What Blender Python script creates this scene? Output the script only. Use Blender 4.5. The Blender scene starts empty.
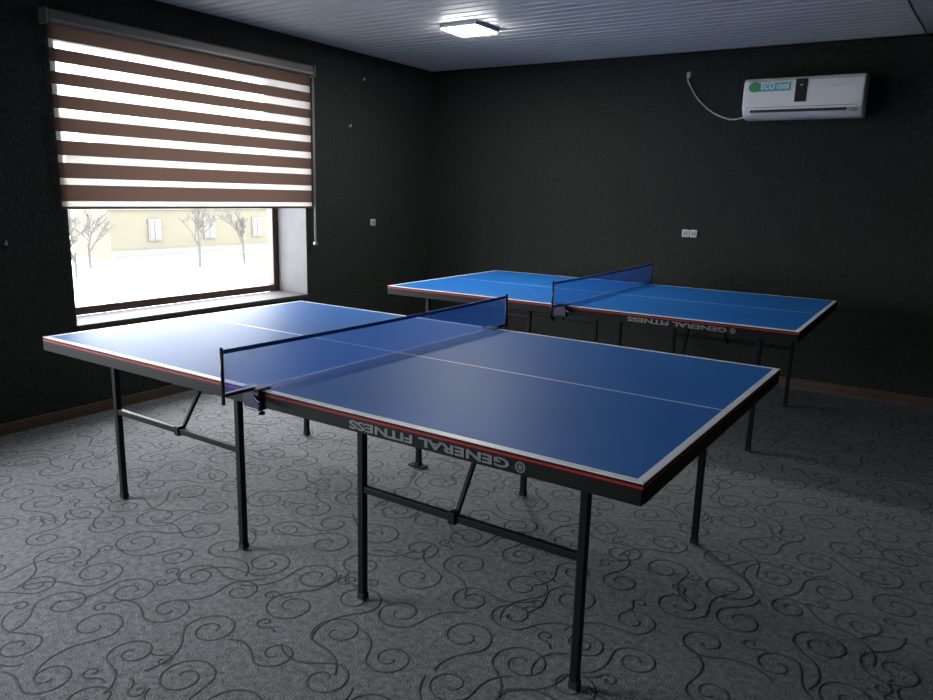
import bpy, bmesh, math, random
from mathutils import Vector, Matrix
random.seed(7)
sc=bpy.context.scene
H=2.555
XR=4.75; YF=-7.6          # right wall, wall behind the viewer
# ------------------------------------------------------------ materials
def mat(name):
    m=bpy.data.materials.new(name); m.use_nodes=True
    nt=m.node_tree; nt.nodes.clear()
    o=nt.nodes.new('ShaderNodeOutputMaterial')
    return m,nt,o
def pbr(name,col,rough=.5,metal=0,spec=.5,noise=None,bump=None,emit=None,coat=0):
    m,nt,o=mat(name); b=nt.nodes.new('ShaderNodeBsdfPrincipled')
    nt.links.new(b.outputs[0],o.inputs[0])
    b.inputs['Base Color'].default_value=(*col,1); b.inputs['Roughness'].default_value=rough
    b.inputs['Metallic'].default_value=metal; b.inputs['Specular IOR Level'].default_value=spec
    b.inputs['Coat Weight'].default_value=coat
    tc=nt.nodes.new('ShaderNodeTexCoord')
    if noise:
        n=nt.nodes.new('ShaderNodeTexNoise'); n.inputs['Scale'].default_value=noise[0]; n.inputs['Detail'].default_value=noise[2]
        n.inputs['Roughness'].default_value=.65
        nt.links.new(tc.outputs['Object'],n.inputs['Vector'])
        r=nt.nodes.new('ShaderNodeValToRGB'); r.color_ramp.elements[0].position=.3; r.color_ramp.elements[1].position=.7
        r.color_ramp.elements[0].color=(*col,1); r.color_ramp.elements[1].color=(*noise[1],1)
        nt.links.new(n.outputs[0],r.inputs[0]); nt.links.new(r.outputs[0],b.inputs['Base Color'])
    if bump:
        n=nt.nodes.new('ShaderNodeTexNoise'); n.inputs['Scale'].default_value=bump[0]; n.inputs['Detail'].default_value=4
        nt.links.new(tc.outputs['Object'],n.inputs['Vector'])
        bp=nt.nodes.new('ShaderNodeBump'); bp.inputs['Strength'].default_value=bump[1]; bp.inputs['Distance'].default_value=bump[2]
        nt.links.new(n.outputs[0],bp.inputs['Height']); nt.links.new(bp.outputs[0],b.inputs['Normal'])
    if emit:
        b.inputs['Emission Color'].default_value=(*emit[0],1); b.inputs['Emission Strength'].default_value=emit[1]
    return m
M={}
M['wall']=pbr('dark_wallpaper',(.0115,.0145,.0125),.9,spec=.15,noise=(42,(.035,.040,.036),12),bump=(75,1.,.012))
M['reveal']=pbr('reveal_plaster',(.060,.060,.064),.8,noise=(6,(.075,.075,.08),4))
M['sill']=pbr('sill_pvc',(.044,.044,.047),.7,spec=.2)
M['ceil']=pbr('ceiling_slat',(.50,.52,.535),.45,spec=.5,noise=(3,(.54,.56,.575),3))
M['groove']=pbr('ceiling_groove',(.02,.022,.025),.8,spec=.1)
M['base']=pbr('baseboard_wood',(.060,.036,.024),.5,noise=(20,(.085,.05,.032),4))
M['slab']=pbr('floor_slab',(.08,.08,.08),.9)
M['carpet']=pbr('carpet_pile',(.105,.108,.116),.98,spec=.1,noise=(42,(.270,.273,.287),13),bump=(180,.8,.012))
M['scroll']=pbr('carpet_scroll',(.058,.060,.065),.98,spec=.05,noise=(70,(.125,.127,.136),8))
M['blue']=pbr('table_blue',(.008,.128,.43),.52,spec=.28,noise=(2.5,(.012,.142,.47),5),bump=(300,.05,.001))
M['white']=pbr('line_white',(.84,.85,.86),.4)
M['black']=pbr('black_apron',(.008,.008,.010),.6,spec=.2)
M['steel']=pbr('black_steel',(.009,.010,.012),.55,spec=.2)
M['red']=pbr('red_stripe',(.40,.025,.02),.5,spec=.2)
M['under']=pbr('table_underside',(.035,.030,.028),.8)
M['rubber']=pbr('rubber',(.012,.012,.012),.8)
M['lettering']=pbr('lettering',(.18,.20,.22),.5)
M['navy']=pbr('clamp_navy',(.02,.022,.07),.4)
M['tape']=pbr('net_tape',(.03,.10,.36),.7)
M['nettop']=pbr('net_tape_edge',(.26,.32,.46),.7)
M['frame']=pbr('window_frame_brown',(.05,.026,.016),.45,noise=(12,(.07,.038,.024),4))
M['rail']=pbr('headrail',(.09,.085,.08),.5,metal=.2)
M['chain']=pbr('chain_white',(.2,.2,.2),.4)
M['plastic']=pbr('ac_white',(.80,.81,.81),.35)
M['acdark']=pbr('ac_dark',(.02,.02,.022),.25)
M['acgrey']=pbr('ac_grey',(.30,.30,.31),.5)
M['green']=pbr('label_green',(.05,.35,.12),.5)
M['cyan']=pbr('label_cyan',(.10,.45,.55),.5)
M['outlet']=pbr('outlet_plastic',(.50,.50,.48),.4)
M['cable']=pbr('cable_grey',(.42,.42,.42),.5)
M['bcable']=pbr('cable_black',(.02,.02,.02),.5)
M['snow']=pbr('snow',(.46,.47,.49),.8,noise=(.15,(.55,.56,.57),6))
M['yellow']=pbr('stucco_yellow',(.043,.039,.025),.9,noise=(.6,(.049,.044,.028),5))
M['btrim']=pbr('stucco_trim',(.052,.050,.045),.9)
M['bglass']=pbr('far_glass',(.024,.025,.026),.3)
M['roof']=pbr('roof_sheet',(.036,.034,.032),.7)
M['shed']=pbr('shed_wall',(.034,.033,.031),.9,noise=(.8,(.041,.039,.037),5))
M['bark']=pbr('bark',(.024,.022,.020),.9)
M['fence']=pbr('fence_metal',(.03,.03,.03),.6)
M['lampbody']=pbr('lamp_body',(.7,.7,.7),.4)
M['lamp']=pbr('lamp_diffuser',(.9,.9,.9),.4,emit=((1,.985,.95),40))
m,nt,o=mat('window_glass'); t=nt.nodes.new('ShaderNodeBsdfTransparent'); g=nt.nodes.new('ShaderNodeBsdfGlossy'); g.inputs['Roughness'].default_value=.02
x=nt.nodes.new('ShaderNodeMixShader'); x.inputs[0].default_value=.06
nt.links.new(t.outputs[0],x.inputs[1]); nt.links.new(g.outputs[0],x.inputs[2]); nt.links.new(x.outputs[0],o.inputs[0]); M['glass']=m
def seethru(name,col,alpha,trans=0.,noise=0):
    m,nt,o=mat(name); t=nt.nodes.new('ShaderNodeBsdfTransparent'); d=nt.nodes.new('ShaderNodeBsdfDiffuse'); d.inputs[0].default_value=(*col,1)
    tl=nt.nodes.new('ShaderNodeBsdfTranslucent'); tl.inputs[0].default_value=(*col,1)
    a=nt.nodes.new('ShaderNodeMixShader'); a.inputs[0].default_value=trans
    nt.links.new(d.outputs[0],a.inputs[1]); nt.links.new(tl.outputs[0],a.inputs[2])
    b=nt.nodes.new('ShaderNodeMixShader'); b.inputs[0].default_value=alpha
    nt.links.new(t.outputs[0],b.inputs[1]); nt.links.new(a.outputs[0],b.inputs[2]); nt.links.new(b.outputs[0],o.inputs[0])
    return m
M['net']=seethru('net_mesh',(.025,.11,.40),.58,.3)
M['opaque']=seethru('blind_brown',(.055,.034,.026),1.,.22)
M['sheer']=seethru('blind_sheer',(.36,.34,.325),.78,.36)

# ------------------------------------------------------------ mesh builder
class MB:
    def __init__(s): s.bm=bmesh.new(); s.mats=[]
    def mi(s,k):
        if k not in s.mats: s.mats.append(k)
        return s.mats.index(k)
    def box(s,lo,hi,k,bev=0,M4=None):
        c=[(a+b)/2 for a,b in zip(lo,hi)]; d=[abs(b-a) for a,b in zip(lo,hi)]
        r=bmesh.ops.create_cube(s.bm,size=1); vs=r['verts']
        bmesh.ops.scale(s.bm,vec=d,verts=vs); bmesh.ops.translate(s.bm,vec=c,verts=vs)
        i=s.mi(k); fs=set(f for v in vs for f in v.link_faces)
        for f in fs: f.material_index=i
        if bev:
            es=list(set(e for v in vs for e in v.link_edges))
            rr=bmesh.ops.bevel(s.bm,geom=es,offset=bev,segments=2,affect='EDGES',profile=.5)
            for f in rr['faces']: f.material_index=i
            vs=list(set(v for f in rr['faces'] for v in f.verts)|set(v for v in vs if v.is_valid))
        if M4 is not None: bmesh.ops.transform(s.bm,matrix=M4,verts=vs)
        return vs
    def beam(s,p,q,w,k,h=None,up=(0,0,1)):
        p=Vector(p);q=Vector(q);d=q-p;L=d.length; z=d.normalized()
        u=Vector(up)
        if abs(z.dot(u))>.99: u=Vector((1,0,0))
        x=u.cross(z).normalized(); y=z.cross(x)
        mm=Matrix((x,y,z)).transposed().to_4x4(); mm.translation=(p+q)/2
        h=h or w
        return s.box((-w/2,-h/2,-L/2),(w/2,h/2,L/2),k,min(w,h)*.12,mm)
    def cyl(s,p,q,r1,k,r2=None,n=12,caps=True):
        p=Vector(p);q=Vector(q);d=q-p
        r=bmesh.ops.create_cone(s.bm,cap_ends=caps,segments=n,radius1=r1,radius2=r1 if r2 is None else r2,depth=d.length)
        mm=d.to_track_quat('Z','Y').to_matrix().to_4x4(); mm.translation=(p+q)/2
        bmesh.ops.transform(s.bm,matrix=mm,verts=r['verts']); i=s.mi(k)
        for f in set(f for v in r['verts'] for f in v.link_faces): f.material_index=i; f.smooth=True
    def quad(s,pts,k):
        vs=[s.bm.verts.new(p) for p in pts]; f=s.bm.faces.new(vs); f.material_index=s.mi(k); return f
    def tube(s,pts,r,k,n=8):
        for a,b in zip(pts[:-1],pts[1:]): s.cyl(a,b,r,k,n=n)
    def obj(s,name,parent=None,loc=None,rot=0):
        me=bpy.data.meshes.new(name); s.bm.normal_update(); s.bm.to_mesh(me); s.bm.free()
        for k in s.mats: me.materials.append(M[k])
        ob=bpy.data.objects.new(name,me); sc.collection.objects.link(ob)
        if parent: ob.parent=parent
        if loc: ob.location=loc
        ob.rotation_euler[2]=rot
        return ob
def empty(name,loc=(0,0,0),rot=0):
    e=bpy.data.objects.new(name,None); sc.collection.objects.link(e); e.location=loc; e.rotation_euler[2]=rot; return e
def text(body,size,k,name,parent,mw,width=None,ext=.0006,height=None):
    cu=bpy.data.curves.new(name,'FONT'); cu.body=body; cu.size=size; cu.extrude=ext; cu.offset=size*.03; cu.align_x='LEFT'; cu.align_y='BOTTOM'
    tmp=bpy.data.objects.new(name,cu); sc.collection.objects.link(tmp); bpy.context.view_layer.update()
    me=bpy.data.meshes.new_from_object(tmp.evaluated_get(bpy.context.evaluated_depsgraph_get()))
    bpy.data.objects.remove(tmp)
    xs=[v.co.x for v in me.vertices]; ys=[v.co.y for v in me.vertices]
    sx=(width/(max(xs)-min(xs))) if width else 1
    sy=(height/(max(ys)-min(ys))) if height else 1
    x0=min(xs);y0=min(ys)
    for v in me.vertices: v.co.x=(v.co.x-x0)*sx; v.co.y=(v.co.y-y0)*sy
    me.materials.clear(); me.materials.append(M[k])
    ob=bpy.data.objects.new(name,me); sc.collection.objects.link(ob); ob.parent=parent; ob.matrix_local=mw
    return ob

# ------------------------------------------------------------ room shell
WT=.45
ZS,ZT=.57,2.33
wins=[(-3.695,-1.725),(-7.1,-5.1)]  # second opening is out of view, added to light the near carpet
b=MB()
segs=[]; prev=YF-.2
for (a,c) in sorted(wins):
    segs.append((prev,a,0,H+.1)); segs.append((a,c,0,ZS-.03)); segs.append((a,c,ZT,H+.1)); prev=c
segs.append((prev,.2,0,H+.1))
for (a,c,z0,z1) in segs: b.box((-WT,a,z0-(.1 if z0==0 else 0)),(0,c,z1),'wall')
b.obj('wall_left')
b=MB(); b.box((0,0,-.1),(XR+.2,.2,H+.1),'wall'); b.obj('wall_back')
b=MB(); b.box((XR,YF,-.1),(XR+.2,0,H+.1),'wall'); b.obj('wall_right')
b=MB(); b.box((0,YF-.2,-.1),(XR+.2,YF,H+.1),'wall'); b.obj('wall_front')
b=MB(); b.box((0,YF,-.1),(XR,0,-.004),'slab'); b.obj('floor')
b=MB()
b.box((0,YF,H+.016),(XR,0,H+.1),'groove')
y=0.
while y>YF+.02:
    y2=max(y-.10,YF)
    b.quad([(0,y-.014,H),(XR,y-.014,H),(XR,y2+.008,H),(0,y2+.008,H)][::-1],'ceil')
    b.quad([(0,y-.014,H),(XR,y-.014,H),(XR,y-.006,H+.014),(0,y-.006,H+.014)],'ceil')
    b.quad([(0,y2+.008,H),(XR,y2+.008,H),(XR,y2,H+.014),(0,y2,H+.014)],'ceil')
    y=y2
b.obj('ceiling')
b=MB(); b.box((0,YF,0),(.018,0,.065),'base',.004); b.obj('baseboard_left')
b=MB(); b.box((.018,-.018,0),(XR,0,.065),'base',.004); b.obj('baseboard_back')
b=MB(); b.box((XR-.018,YF,0),(XR,-.018,.065),'base',.004); b.obj('baseboard_right')
b=MB(); b.box((0.018,YF,0),(XR-.018,YF+.018,.065),'base',.004); b.obj('baseboard_front')
b=MB(); b.box((0,-.02,H-.02),(XR,0,H),'black'); b.obj('trim_1')
b=MB(); b.box((0,YF,H-.02),(.02,-.02,H),'black'); b.obj('trim_2')

# ------------------------------------------------------------ windows
def window(idx,y0,y1):
    e=empty('window_%d'%idx,(0,(y0+y1)/2,ZS))
    w=(y1-y0)/2; h=ZT-ZS; D=-.33
    b=MB()
    b.box((-WT+.002,-w-.0,0),(-.001,-w+.006,h),'reveal'); b.box((-WT+.002,w-.006,0),(-.001,w,h),'reveal')
    b.box((-WT+.002,-w,h-.006),(-.001,w,h),'reveal')
    b.box((D-.0,-w+.006,-.03),(.012,w-.006,0),'sill',.004)
    b.obj('reveal_and_sill',e)
    b=MB(); f=.055
    x0,x1=D-.06,D
    b.box((x0,-w+.006,0),(x1,-w+.006+f,h-.006),'frame',.004); b.box((x0,w-.006-f,0),(x1,w-.006,h-.006),'frame',.004)
    b.box((x0,-w+.006+f,0),(x1,w-.006-f,f),'frame',.004); b.box((x0,-w+.006+f,h-.006-f),(x1,w-.006-f,h-.006),'frame',.004)
    b.obj('frame',e)
    b=MB(); b.quad([(D-.03,-w+.05,.05),(D-.03,w-.05,.05),(D-.03,w-.05,h-.05),(D-.03,-w+.05,h-.05)],'glass'); b.obj('glass',e)
    return e
for i,(a,c) in enumerate(wins): window(i+1,a,c)

# ------------------------------------------------------------ zebra blinds
def blind(y0,y1,zb,zt,n):
    e=empty('zebra_roller_blind',(0,(y0+y1)/2,zt)); w=(y1-y0)/2
    b=MB(); b.box((.0,-w,0),(.075,w,.075),'rail',.012); b.box((.0,-w-.012,-.005),(.08,-w,.08),'chain',.01); b.box((.0,w,-.005),(.08,w+.012,.08),'chain',.01)
    b.box((.075,-w+.01,.010),(.078,w-.01,.022),'chain')
    b.obj('headrail',e)
    b=MB(); hh=zt-zb; p=hh/n; w2=w-.012; x=.035
    for i in range(n):
        frac=[.62,.58,.55,.60,.62,.66,.70,.76,.80,.8][min(i,9)]
        za=-i*p; zm=za-p*frac; ze=za-p
        b.quad([(x,-w2,za),(x,w2,za),(x,w2,zm),(x,-w2,zm)],'opaque')
        b.quad([(x,-w2,zm),(x,w2,zm),(x,w2,ze),(x,-w2,ze)],'sheer')
    b.obj('fabric',e)
    b=MB(); b.box((x-.010,-w2,-hh-.016),(x+.010,w2,-hh),'frame',.004); b.obj('bottom_bar',e)
    b=MB()
    for yy in (w-.005,w+.009):
        b.cyl((.055,yy,.03),(.055,yy,-hh-.29),.0035,'chain',n=6)
    for k in range(60):
        zz=-.02-k*(hh+.26)/60
        r=bmesh.ops.create_icosphere(b.bm,subdivisions=1,radius=.006); bmesh.ops.translate(b.bm,vec=(.055,w-.005,zz),verts=r['verts'])
        for v in r['verts']:
            for f in v.link_faces: f.material_index=b.mi('chain')
    b.box((.045,w-.015,-hh-.31),(.065,w+.019,-hh-.285),'chain',.004)
    b.obj('chain',e)
blind(-3.752,-1.685,1.285,2.285,8)
blind(-7.12,-5.08,1.9,2.305,3)  # blind for the added, unseen second window

# ------------------------------------------------------------ carpet with raised scroll pattern
b=MB()
b.quad([(0.018,YF+.018,0),(XR-.018,YF+.018,0),(XR-.018,-.018,0),(.018,-.018,0)],'carpet')
si=b.mi('scroll')
def ribbon(pts,w0,w1):
    n=len(pts); rows=[]
    for i,(px,py) in enumerate(pts):
        a=pts[max(i-1,0)]; c=pts[min(i+1,n-1)]
        dx,dy=c[0]-a[0],c[1]-a[1]; l=math.hypot(dx,dy) or 1; nx,ny=-dy/l,dx/l
        w=(w0+(w1-w0)*i/(n-1))/2
        xx=lambda v:min(max(v,.03),XR-.03); yy=lambda v:min(max(v,YF+.03),-.03)
        rows.append([b.bm.verts.new((xx(px+nx*w*s),yy(py+ny*w*s),z)) for s,z in ((-1,.0004),(-.4,.0014),(.4,.0014),(1,.0004))])
    for r0,r1 in zip(rows[:-1],rows[1:]):
        for k in range(3):
            f=b.bm.faces.new((r0[k],r1[k],r1[k+1],r0[k+1])); f.material_index=si; f.smooth=True
def scroll(cx,cy,R0,th,sgn,turns=1.45,tail=.16):
    pts=[]; N=28
    for i in range(N+1):
        t=i/N; r=R0*(.16+.84*t**.8); a=th-sgn*(1-t)*turns*2*math.pi
        pts.append((cx+r*math.cos(a),cy+r*math.sin(a)))
    a=th+sgn*math.pi/2; x,y=pts[-1]; k=-sgn*1.0/(R0*1.5); ds=tail/10
    k0=sgn/R0
    for i in range(12):
        kk=k0+(k-k0)*min(1,i/5); a+=kk*ds; x+=math.cos(a)*ds; y+=math.sin(a)*ds; pts.append((x,y))
    ribbon(pts,.0070,.0085)
g=.222
ny=int(-YF/g)+1; nx=int(XR/g)+1
for j in range(ny):
    for i in range(nx):
        cx=(i+.5+(.5 if j%2 else 0))*g+random.uniform(-.03,.03); cy=-(j+.5)*g*.95+random.uniform(-.03,.03)
        if cx>XR-.08 or cy<YF+.08: continue
        s=1 if (i+j)%2 else -1
        th=random.uniform(0,6.28)
        scroll(cx,cy,random.uniform(.068,.100),th,s,random.uniform(1.1,1.5),random.uniform(.15,.24))
        if random.random()<.45:
            a=th+random.uniform(1.5,4); scroll(cx+math.cos(a)*.12,cy+math.sin(a)*.12,.028,random.uniform(0,6.28),-s,.9,.06)
b.obj('carpet')

# ------------------------------------------------------------ ping-pong tables
def table(loc,rot):
    e=empty('ping_pong_table',loc,rot)
    Lh,B,T=1.37,.7625,.76; gap=.004
    for nm,sg in (('top_left',-1),('top_right',1)):
        b=MB()
        xs=[gap,Lh-.022,Lh]; ysl=[-B,-B+.022,-.004,.004,B-.022,B]
        for i in range(2):
            for j in range(5):
                k='white' if (i==1 or j in (0,2,4)) else 'blue'
                x0,x1=xs[i]*sg,xs[i+1]*sg
                q=[(x0,ysl[j],T),(x1,ysl[j],T),(x1,ysl[j+1],T),(x0,ysl[j+1],T)]
                if sg<0:q=q[::-1]
                b.quad(q,k)
        def ring(z0,z1,k,o=0.):
            a=min(gap*sg,(Lh+o)*sg); c=max(gap*sg,(Lh+o)*sg)
            pts=[(a,-B-o),(c,-B-o),(c,B+o),(a,B+o)]
            for n in range(4):
                p,q=pts[n],pts[(n+1)%4]
                b.quad([(p[0],p[1],z0),(q[0],q[1],z0),(q[0],q[1],z1),(p[0],p[1],z1)],k)
        ring(T-.003,T,'white'); ring(T-.010,T-.003,'black'); ring(T-.016,T-.010,'red')
        a=min(gap*sg,Lh*sg); c=max(gap*sg,Lh*sg)
        b.quad([(a,-B,T-.016),(a,B,T-.016),(c,B,T-.016),(c,-B,T-.016)],'under')
        z0,z1=T-.060,T-.016; w=.025
        b.box((a,-B-.001,z0),(c,-B+w,z1),'black',.003); b.box((a,B-w,z0),(c,B+.001,z1),'black',.003)
        b.box((a-(.001 if sg<0 else 0),-B+w,z0),(a+w,B-w,z1),'black',.002); b.box((c-w,-B+w,z0),(c+(.001 if sg>0 else 0),B-w,z1),'black',.002)
        for yb in (-.25,.25): b.box((a+w,yb-.015,z0+.005),(c-w,yb+.015,z1),'black')
        b.obj(nm,e)
        b=MB(); a1,a2,bb=1.145,.317,.575; zt=T-.055; F=.0045
        for sy in (-1,1):
            for xx in (a1,a2):
                b.beam((xx*sg,bb*sy,.02),(xx*sg,bb*sy,zt),.026,'steel',up=(0,1,0))
                b.box((xx*sg-.0155,bb*sy-.0155,F),(xx*sg+.0155,bb*sy+.0155,.028),'rubber',.003)
                b.box((xx*sg-.022,bb*sy-.018,zt-.02),(xx*sg+.022,bb*sy+.018,zt+.03),'steel',.003)
            b.beam((a2*sg,bb*sy,.42),(a1*sg,bb*sy,.42),.020,'steel',h=.024)
            b.beam((.70*sg,bb*sy-.014*sy,.42),(.70*sg,(bb-.20)*sy,T-.05),.014,'steel')
            b.box((.70*sg-.014,bb*sy-.016,.400),(.70*sg+.014,bb*sy+.016,.440),'steel',.003)
            b.box((min(a2*sg,a1*sg)-.04,bb*sy-.013,zt-.0),(max(a2*sg,a1*sg)+.04,bb*sy+.013,zt+.036),'steel')
        b.beam((.72*sg,-bb+.18,T-.055),(.72*sg,bb-.18,T-.055),.02,'steel')
        b.obj('legs_'+nm[4:],e)
    b=MB(); b.box((-.37,.550,.0045),(-.27,.600,.012),'steel',.002); b.obj('foot_plate',e)
    # net
    b=MB(); yn=B+.125; hN=.1525
    NS=40
    sag=lambda y:-.006*(1-(y/yn)**2)
    for i in range(NS):
        ya=-yn+2*yn*i/NS; yb=-yn+2*yn*(i+1)/NS
        b.quad([(0,ya,T+.004),(0,yb,T+.004),(0,yb,T+hN-.014+sag(yb)),(0,ya,T+hN-.014+sag(ya))],'net')
        for ox in (-.002,.002):
            b.quad([(ox,ya,T+hN-.014+sag(ya)),(ox,yb,T+hN-.014+sag(yb)),(ox,yb,T+hN+sag(yb)),(ox,ya,T+hN+sag(ya))],'tape')
        b.quad([(-.002,ya,T+hN+sag(ya)),(.002,ya,T+hN+sag(ya)),(.002,yb,T+hN+sag(yb)),(-.002,yb,T+hN+sag(yb))],'nettop')
    b.obj('net',e)
    b=MB()
    for s in (-1,1):
        b.cyl((0,s*yn,T-.03),(0,s*yn,T+hN+.002),.006,'acdark'); b.cyl((0,s*yn,T+hN+.002),(0,s*yn,T+hN+.008),.007,'acdark',.004)
        b.box((-.010,min(s*yn,s*(B-.0)),T-.004),(.010,max(s*yn,s*(B-.0)),T+.008),'navy',.003)
        b.box((-.04,min(s*(B-.04),s*(B+.012)),T+.0005),(.04,max(s*(B-.04),s*(B+.012)),T+.006),'navy',.002)
        b.box((-.04,min(s*(B+.003),s*(B+.014)),T-.066),(.04,max(s*(B+.003),s*(B+.014)),T+.006),'navy',.003)
        b.box((-.035,min(s*(B-.05),s*(B+.014)),T-.072),(.035,max(s*(B-.05),s*(B+.014)),T-.064),'acdark',.003)
        b.cyl((0,s*(B-.03),T-.09),(0,s*(B-.03),T-.07),.005,'steel'); b.cyl((0,s*(B-.03),T-.098),(0,s*(B-.03),T-.09),.012,'acdark')
        b.beam((.02,s*(B+.02),T-.02),(.075,s*(B+.04),T-.03),.010,'acdark')
    b.obj('net_posts',e)
    mw=Matrix(((-1,0,0,1.003),(0,0,-1,-B-.0022),(0,-1,0,T-.0235),(0,0,0,1)))
    text("GENERAL FITNESS",.05,'lettering','lettering',e,mw,width=.57,height=.027)
    b=MB(); cx,cz=1.036,T-.037
    for k in range(24):
        a0,a1_=k/24*6.283,(k+1)/24*6.283
        P=lambda r,a:(cx+r*math.cos(a),-B-.0022,cz+r*math.sin(a))
        b.quad([P(.011,a0),P(.0155,a0),P(.0155,a1_),P(.011,a1_)],'lettering')
    for k in range(3):
        aa=k*math.pi/3; dx,dz=math.cos(aa)*.009,math.sin(aa)*.009; px,pz=-math.sin(aa)*.0018,math.cos(aa)*.0018
        b.quad([(cx-dx-px,-B-.0022,cz-dz-pz),(cx+dx-px,-B-.0022,cz+dz-pz),(cx+dx+px,-B-.0022,cz+dz+pz),(cx-dx+px,-B-.0022,cz-dz+pz)],'lettering')
    b.obj('emblem',e)
    return e
table((2.512,-3.750,0),-.021)
table((2.445,-1.255,0),-.0025)

# ------------------------------------------------------------ air conditioner
e=empty('air_conditioner',(3.385,0,2.02))
b=MB(); w=.405
prof=[(0,0),(0,.285),(-.10,.290),(-.165,.280),(-.195,.255),(-.205,.20),(-.205,.09),(-.195,.060),(-.16,.025),(-.12,.004),(-.06,0)]
n=len(prof); st=[(-w,.93),(-w+.012,1),(w-.012,1),(w,.93)]
rings=[]
for (x,s) in st: rings.append([b.bm.verts.new((x,p[0]*s,.145+(p[1]-.145)*(s*.5+.5))) for p in prof])
pi=b.mi('plastic')
for a_,c_ in zip(rings[:-1],rings[1:]):
    for i in range(n):
        j=(i+1)%n; f=b.bm.faces.new((a_[i],c_[i],c_[j],a_[j])); f.material_index=pi
for rr in (rings[0],rings[-1][::-1]):
    f=b.bm.faces.new(rr); f.material_index=pi
bmesh.ops.recalc_face_normals(b.bm,faces=b.bm.faces)
b.obj('body',e)
b=MB()
b.box((-w+.03,-.2065,.072),(w-.03,-.203,.076),'acgrey')
b.box((-w+.06,-.199,.040),(w-.10,-.150,.058),'acdark',.003)
b.box((-w+.07,-.196,.026),(w-.11,-.165,.034),'plastic',.003)
for k in range(26): 
    xx=-w+.08+k*.025; b.box((xx,-.203,.042),(xx+.003,-.198,.056),'acgrey')
b.box((w-.09,-.204,.034),(w-.04,-.17,.058),'acgrey',.003)
b.obj('outlet_louvre',e)
b=MB(); b.box((-.045,-.2085,.105),(.035,-.204,.262),'acdark',.002); b.box((-.015,-.2095,.215),(.005,-.208,.225),'acgrey'); b.obj('display',e)
b=MB(); b.box((-.345,-.2068,.185),(-.075,-.2045,.245),'cyan',.001)
r=bmesh.ops.create_circle(b.bm,cap_ends=True,segments=24,radius=.036); bmesh.ops.transform(b.bm,matrix=Matrix.Translation((-.325,-.2085,.218))@Matrix.Rotation(math.pi/2,4,'X')@Matrix.Diagonal((1.2,1,1,1)),verts=r['verts'])
for v in r['verts']:
    for f in v.link_faces: f.material_index=b.mi('green')
b.obj('energy_label',e)
text("ECO cool",.06,'plastic','label_text',e,Matrix(((1,0,0,-.28),(0,0,-1,-.2088),(0,1,0,.198),(0,0,0,1))),width=.19)

b=MB()
ctrl=[(2.97,-.012,2.05),(2.86,-.012,2.035),(2.72,-.012,2.09),(2.60,-.012,2.19),(2.53,-.012,2.29),(2.50,-.012,2.345),(2.505,-.012,2.38)]
def cr(c,n=6):
    out=[]
    for i in range(len(c)-1):
        p0=Vector(c[max(i-1,0)]);p1=Vector(c[i]);p2=Vector(c[i+1]);p3=Vector(c[min(i+2,len(c)-1)])
        for k in range(n):
            t=k/n; out.append(.5*((2*p1)+(p2-p0)*t+(2*p0-5*p1+4*p2-p3)*t*t+(-p0+3*p1-3*p2+p3)*t**3))
    out.append(Vector(c[-1])); return out
b.tube(cr(ctrl),.006,'cable'); b.box((2.49,-.025,2.36),(2.52,0,2.405),'cable',.005); b.obj('power_cable')
b=MB(); b.tube(cr([(4.10,-.02,H-.01),(4.09,-.3,H-.012),(4.06,-.7,H-.012),(4.03,-1.2,H-.012)]),.006,'bcable'); b.obj('ceiling_cable')

# ------------------------------------------------------------ outlets and small marks
def outlet(loc,axis,dbl=True):
    e=MB()
    d=Matrix.Identity(4) if axis=='y' else Matrix.Rotation(math.pi/2,4,'Z')
    q=.030
    for k in ((-.033,.033) if dbl else (0,)):
        e.box((k-q,-.018,-q),(k+q,0,q),'outlet',.006,d)
        e.box((k-.02,-.0195,-.02),(k+.02,-.018,.02),'acgrey',0,d)
        for s in (-.009,.009):
            e.cyl(d@Vector((k+s,-.0205,0)),d@Vector((k+s,-.019,0)),.004,'acdark')
    return e.obj('wall_socket',loc=loc)
outlet((0,-.90,1.14),'x',False)
outlet((2.62,0,1.145),'y',True)
for (p) in ((0,-1.02,2.35),(0,-4.06,1.08),(0,-1.2,1.95)):
    b=MB(); b.cyl(p,(p[0]+.02,p[1],p[2]),.006,'cable'); b.cyl((p[0]+.02,p[1],p[2]),(p[0]+.02,p[1],p[2]+.02),.004,'cable'); b.obj('wall_hook')

# ------------------------------------------------------------ ceiling lamp
e=empty('ceiling_panel_light',(1.41,-1.545,H)); b=MB(); b.box((-.15,-.15,-.028),(.15,.15,0),'lampbody',.006); b.obj('housing',e)
b=MB(); b.box((-.14,-.14,-.034),(.14,.14,-.028),'lamp',.002); b.obj('diffuser',e)

# ------------------------------------------------------------ outside
GZ=-3.0
b=MB(); b.quad([(-150,-80,GZ),(-.45,-80,GZ),(-.45,140,GZ),(-150,140,GZ)],'snow'); b.obj('snow_ground')
b=MB()
BX=-37
b.box((BX-4,19.6,GZ),(BX,50,3.0),'yellow'); b.box((BX-4.5,19.2,3.0),(BX+.5,50.5,3.35),'btrim')
b.quad([(BX+.5,19.2,3.35),(BX+.5,50.5,3.35),(BX-4.5,50.5,5.4),(BX-4.5,19.2,5.4)],'roof')
b.box((BX,19.6,GZ),(BX+.08,50,GZ+.5),'btrim')
b.box((BX,19.6,-.1),(BX+.1,50,.05),'btrim')
yy=22.2
while yy<49:
    for z0 in (-1.9,.7):
        b.box((BX,yy-.1,z0-.08),(BX+.1,yy+.8,z0+1.25),'btrim'); b.box((BX+.08,yy,z0),(BX+.12,yy+.7,z0+1.15),'bglass')
        b.box((BX+.1,yy+.32,z0),(BX+.15,yy+.38,z0+1.15),'btrim')
    yy+=4.1
b.obj('yellow_building')
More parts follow.
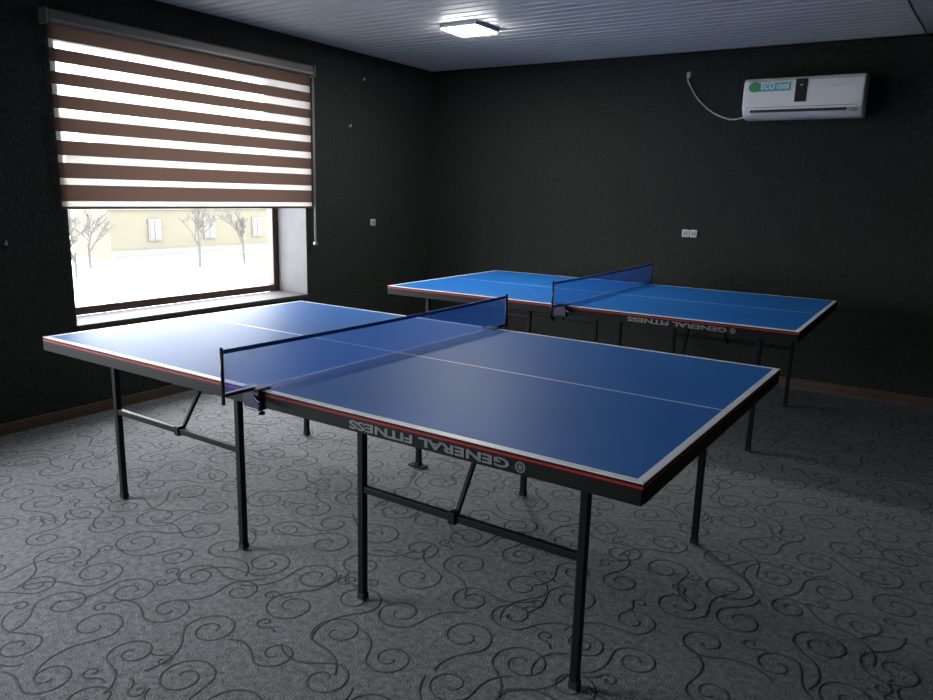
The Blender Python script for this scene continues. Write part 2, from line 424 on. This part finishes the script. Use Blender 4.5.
b=MB(); b.box((-64,22,GZ),(-58,40,1.6),'shed'); b.quad([(-57.6,21.6,1.6),(-57.6,40.4,1.6),(-64.4,40.4,3.2),(-64.4,21.6,3.2)],'roof'); b.obj('grey_shed')
def tree(x,y,h,seed,nm='bare_tree'):
    rnd=random.Random(seed); b=MB()
    def br(p,d,l,r,dep):
        q=p+d*l; b.cyl(p,q,r,'bark',r*.65,n=5,caps=False)
        if dep==0: return
        for k in range(3 if dep>1 else 4):
            nd=(d+Vector((rnd.uniform(-.7,.7),rnd.uniform(-.7,.7),rnd.uniform(-.2,.4)))).normalized()
            br(p+d*l*rnd.uniform(.5,1),nd,l*rnd.uniform(.55,.8),r*.6,dep-1)
    br(Vector((x,y,GZ)),Vector((rnd.uniform(-.1,.1),rnd.uniform(-.1,.1),1)).normalized(),h*.20,h*.014,5)
    return b.obj(nm)
tree(-30,20.4,8,1); tree(-30,23.5,7,3); tree(-29,25.6,6.5,5)
tree(-33,14.6,7,8); tree(-33.5,16.2,6.5,9); tree(-30,13.4,6,12)
b=MB(); b.cyl((-17,6.8,GZ),(-17,6.8,GZ+.9),.04,'fence'); b.cyl((-17,9.3,GZ),(-17,9.3,GZ+.9),.04,'fence'); b.cyl((-17,6.8,GZ+.9),(-17,9.3,GZ+.9),.04,'fence'); b.obj('goal_frame')

# ------------------------------------------------------------ light
w=bpy.data.worlds.new('overcast'); sc.world=w; w.use_nodes=True
nt=w.node_tree; bg=nt.nodes['Background']; bg.inputs[0].default_value=(.95,.975,1,1); bg.inputs[1].default_value=6.0
for i,(a,c) in enumerate(wins):
    l=bpy.data.lights.new('sky_portal','AREA'); l.shape='RECTANGLE'; l.size=c-a; l.size_y=ZT-ZS; l.cycles.is_portal=True
    o=bpy.data.objects.new('sky_portal',l); sc.collection.objects.link(o)
    mm=Matrix(((0,0,-1,-.44),(1,0,0,(a+c)/2),(0,-1,0,(ZS+ZT)/2),(0,0,0,1))); o.matrix_world=mm
sc.view_settings.view_transform='Standard'; sc.view_settings.look='None'; sc.view_settings.exposure=2.0

# ------------------------------------------------------------ camera
yaw,pit,rol=.5653,.2089,.0265
f=Vector((-math.sin(yaw)*math.cos(pit),math.cos(yaw)*math.cos(pit),-math.sin(pit)))
r=Vector((math.cos(yaw),math.sin(yaw),0)); u=r.cross(f)
r2=r*math.cos(rol)+u*math.sin(rol); u2=-r*math.sin(rol)+u*math.cos(rol)
cam=bpy.data.cameras.new('camera'); co=bpy.data.objects.new('camera',cam); sc.collection.objects.link(co)
mm=Matrix((r2,u2,-f)).transposed().to_4x4(); mm.translation=(4.3909,-6.1681,1.4234); co.matrix_world=mm
cam.sensor_width=36; cam.lens=740.95/933*36; cam.clip_start=.02; cam.clip_end=500
sc.camera=co
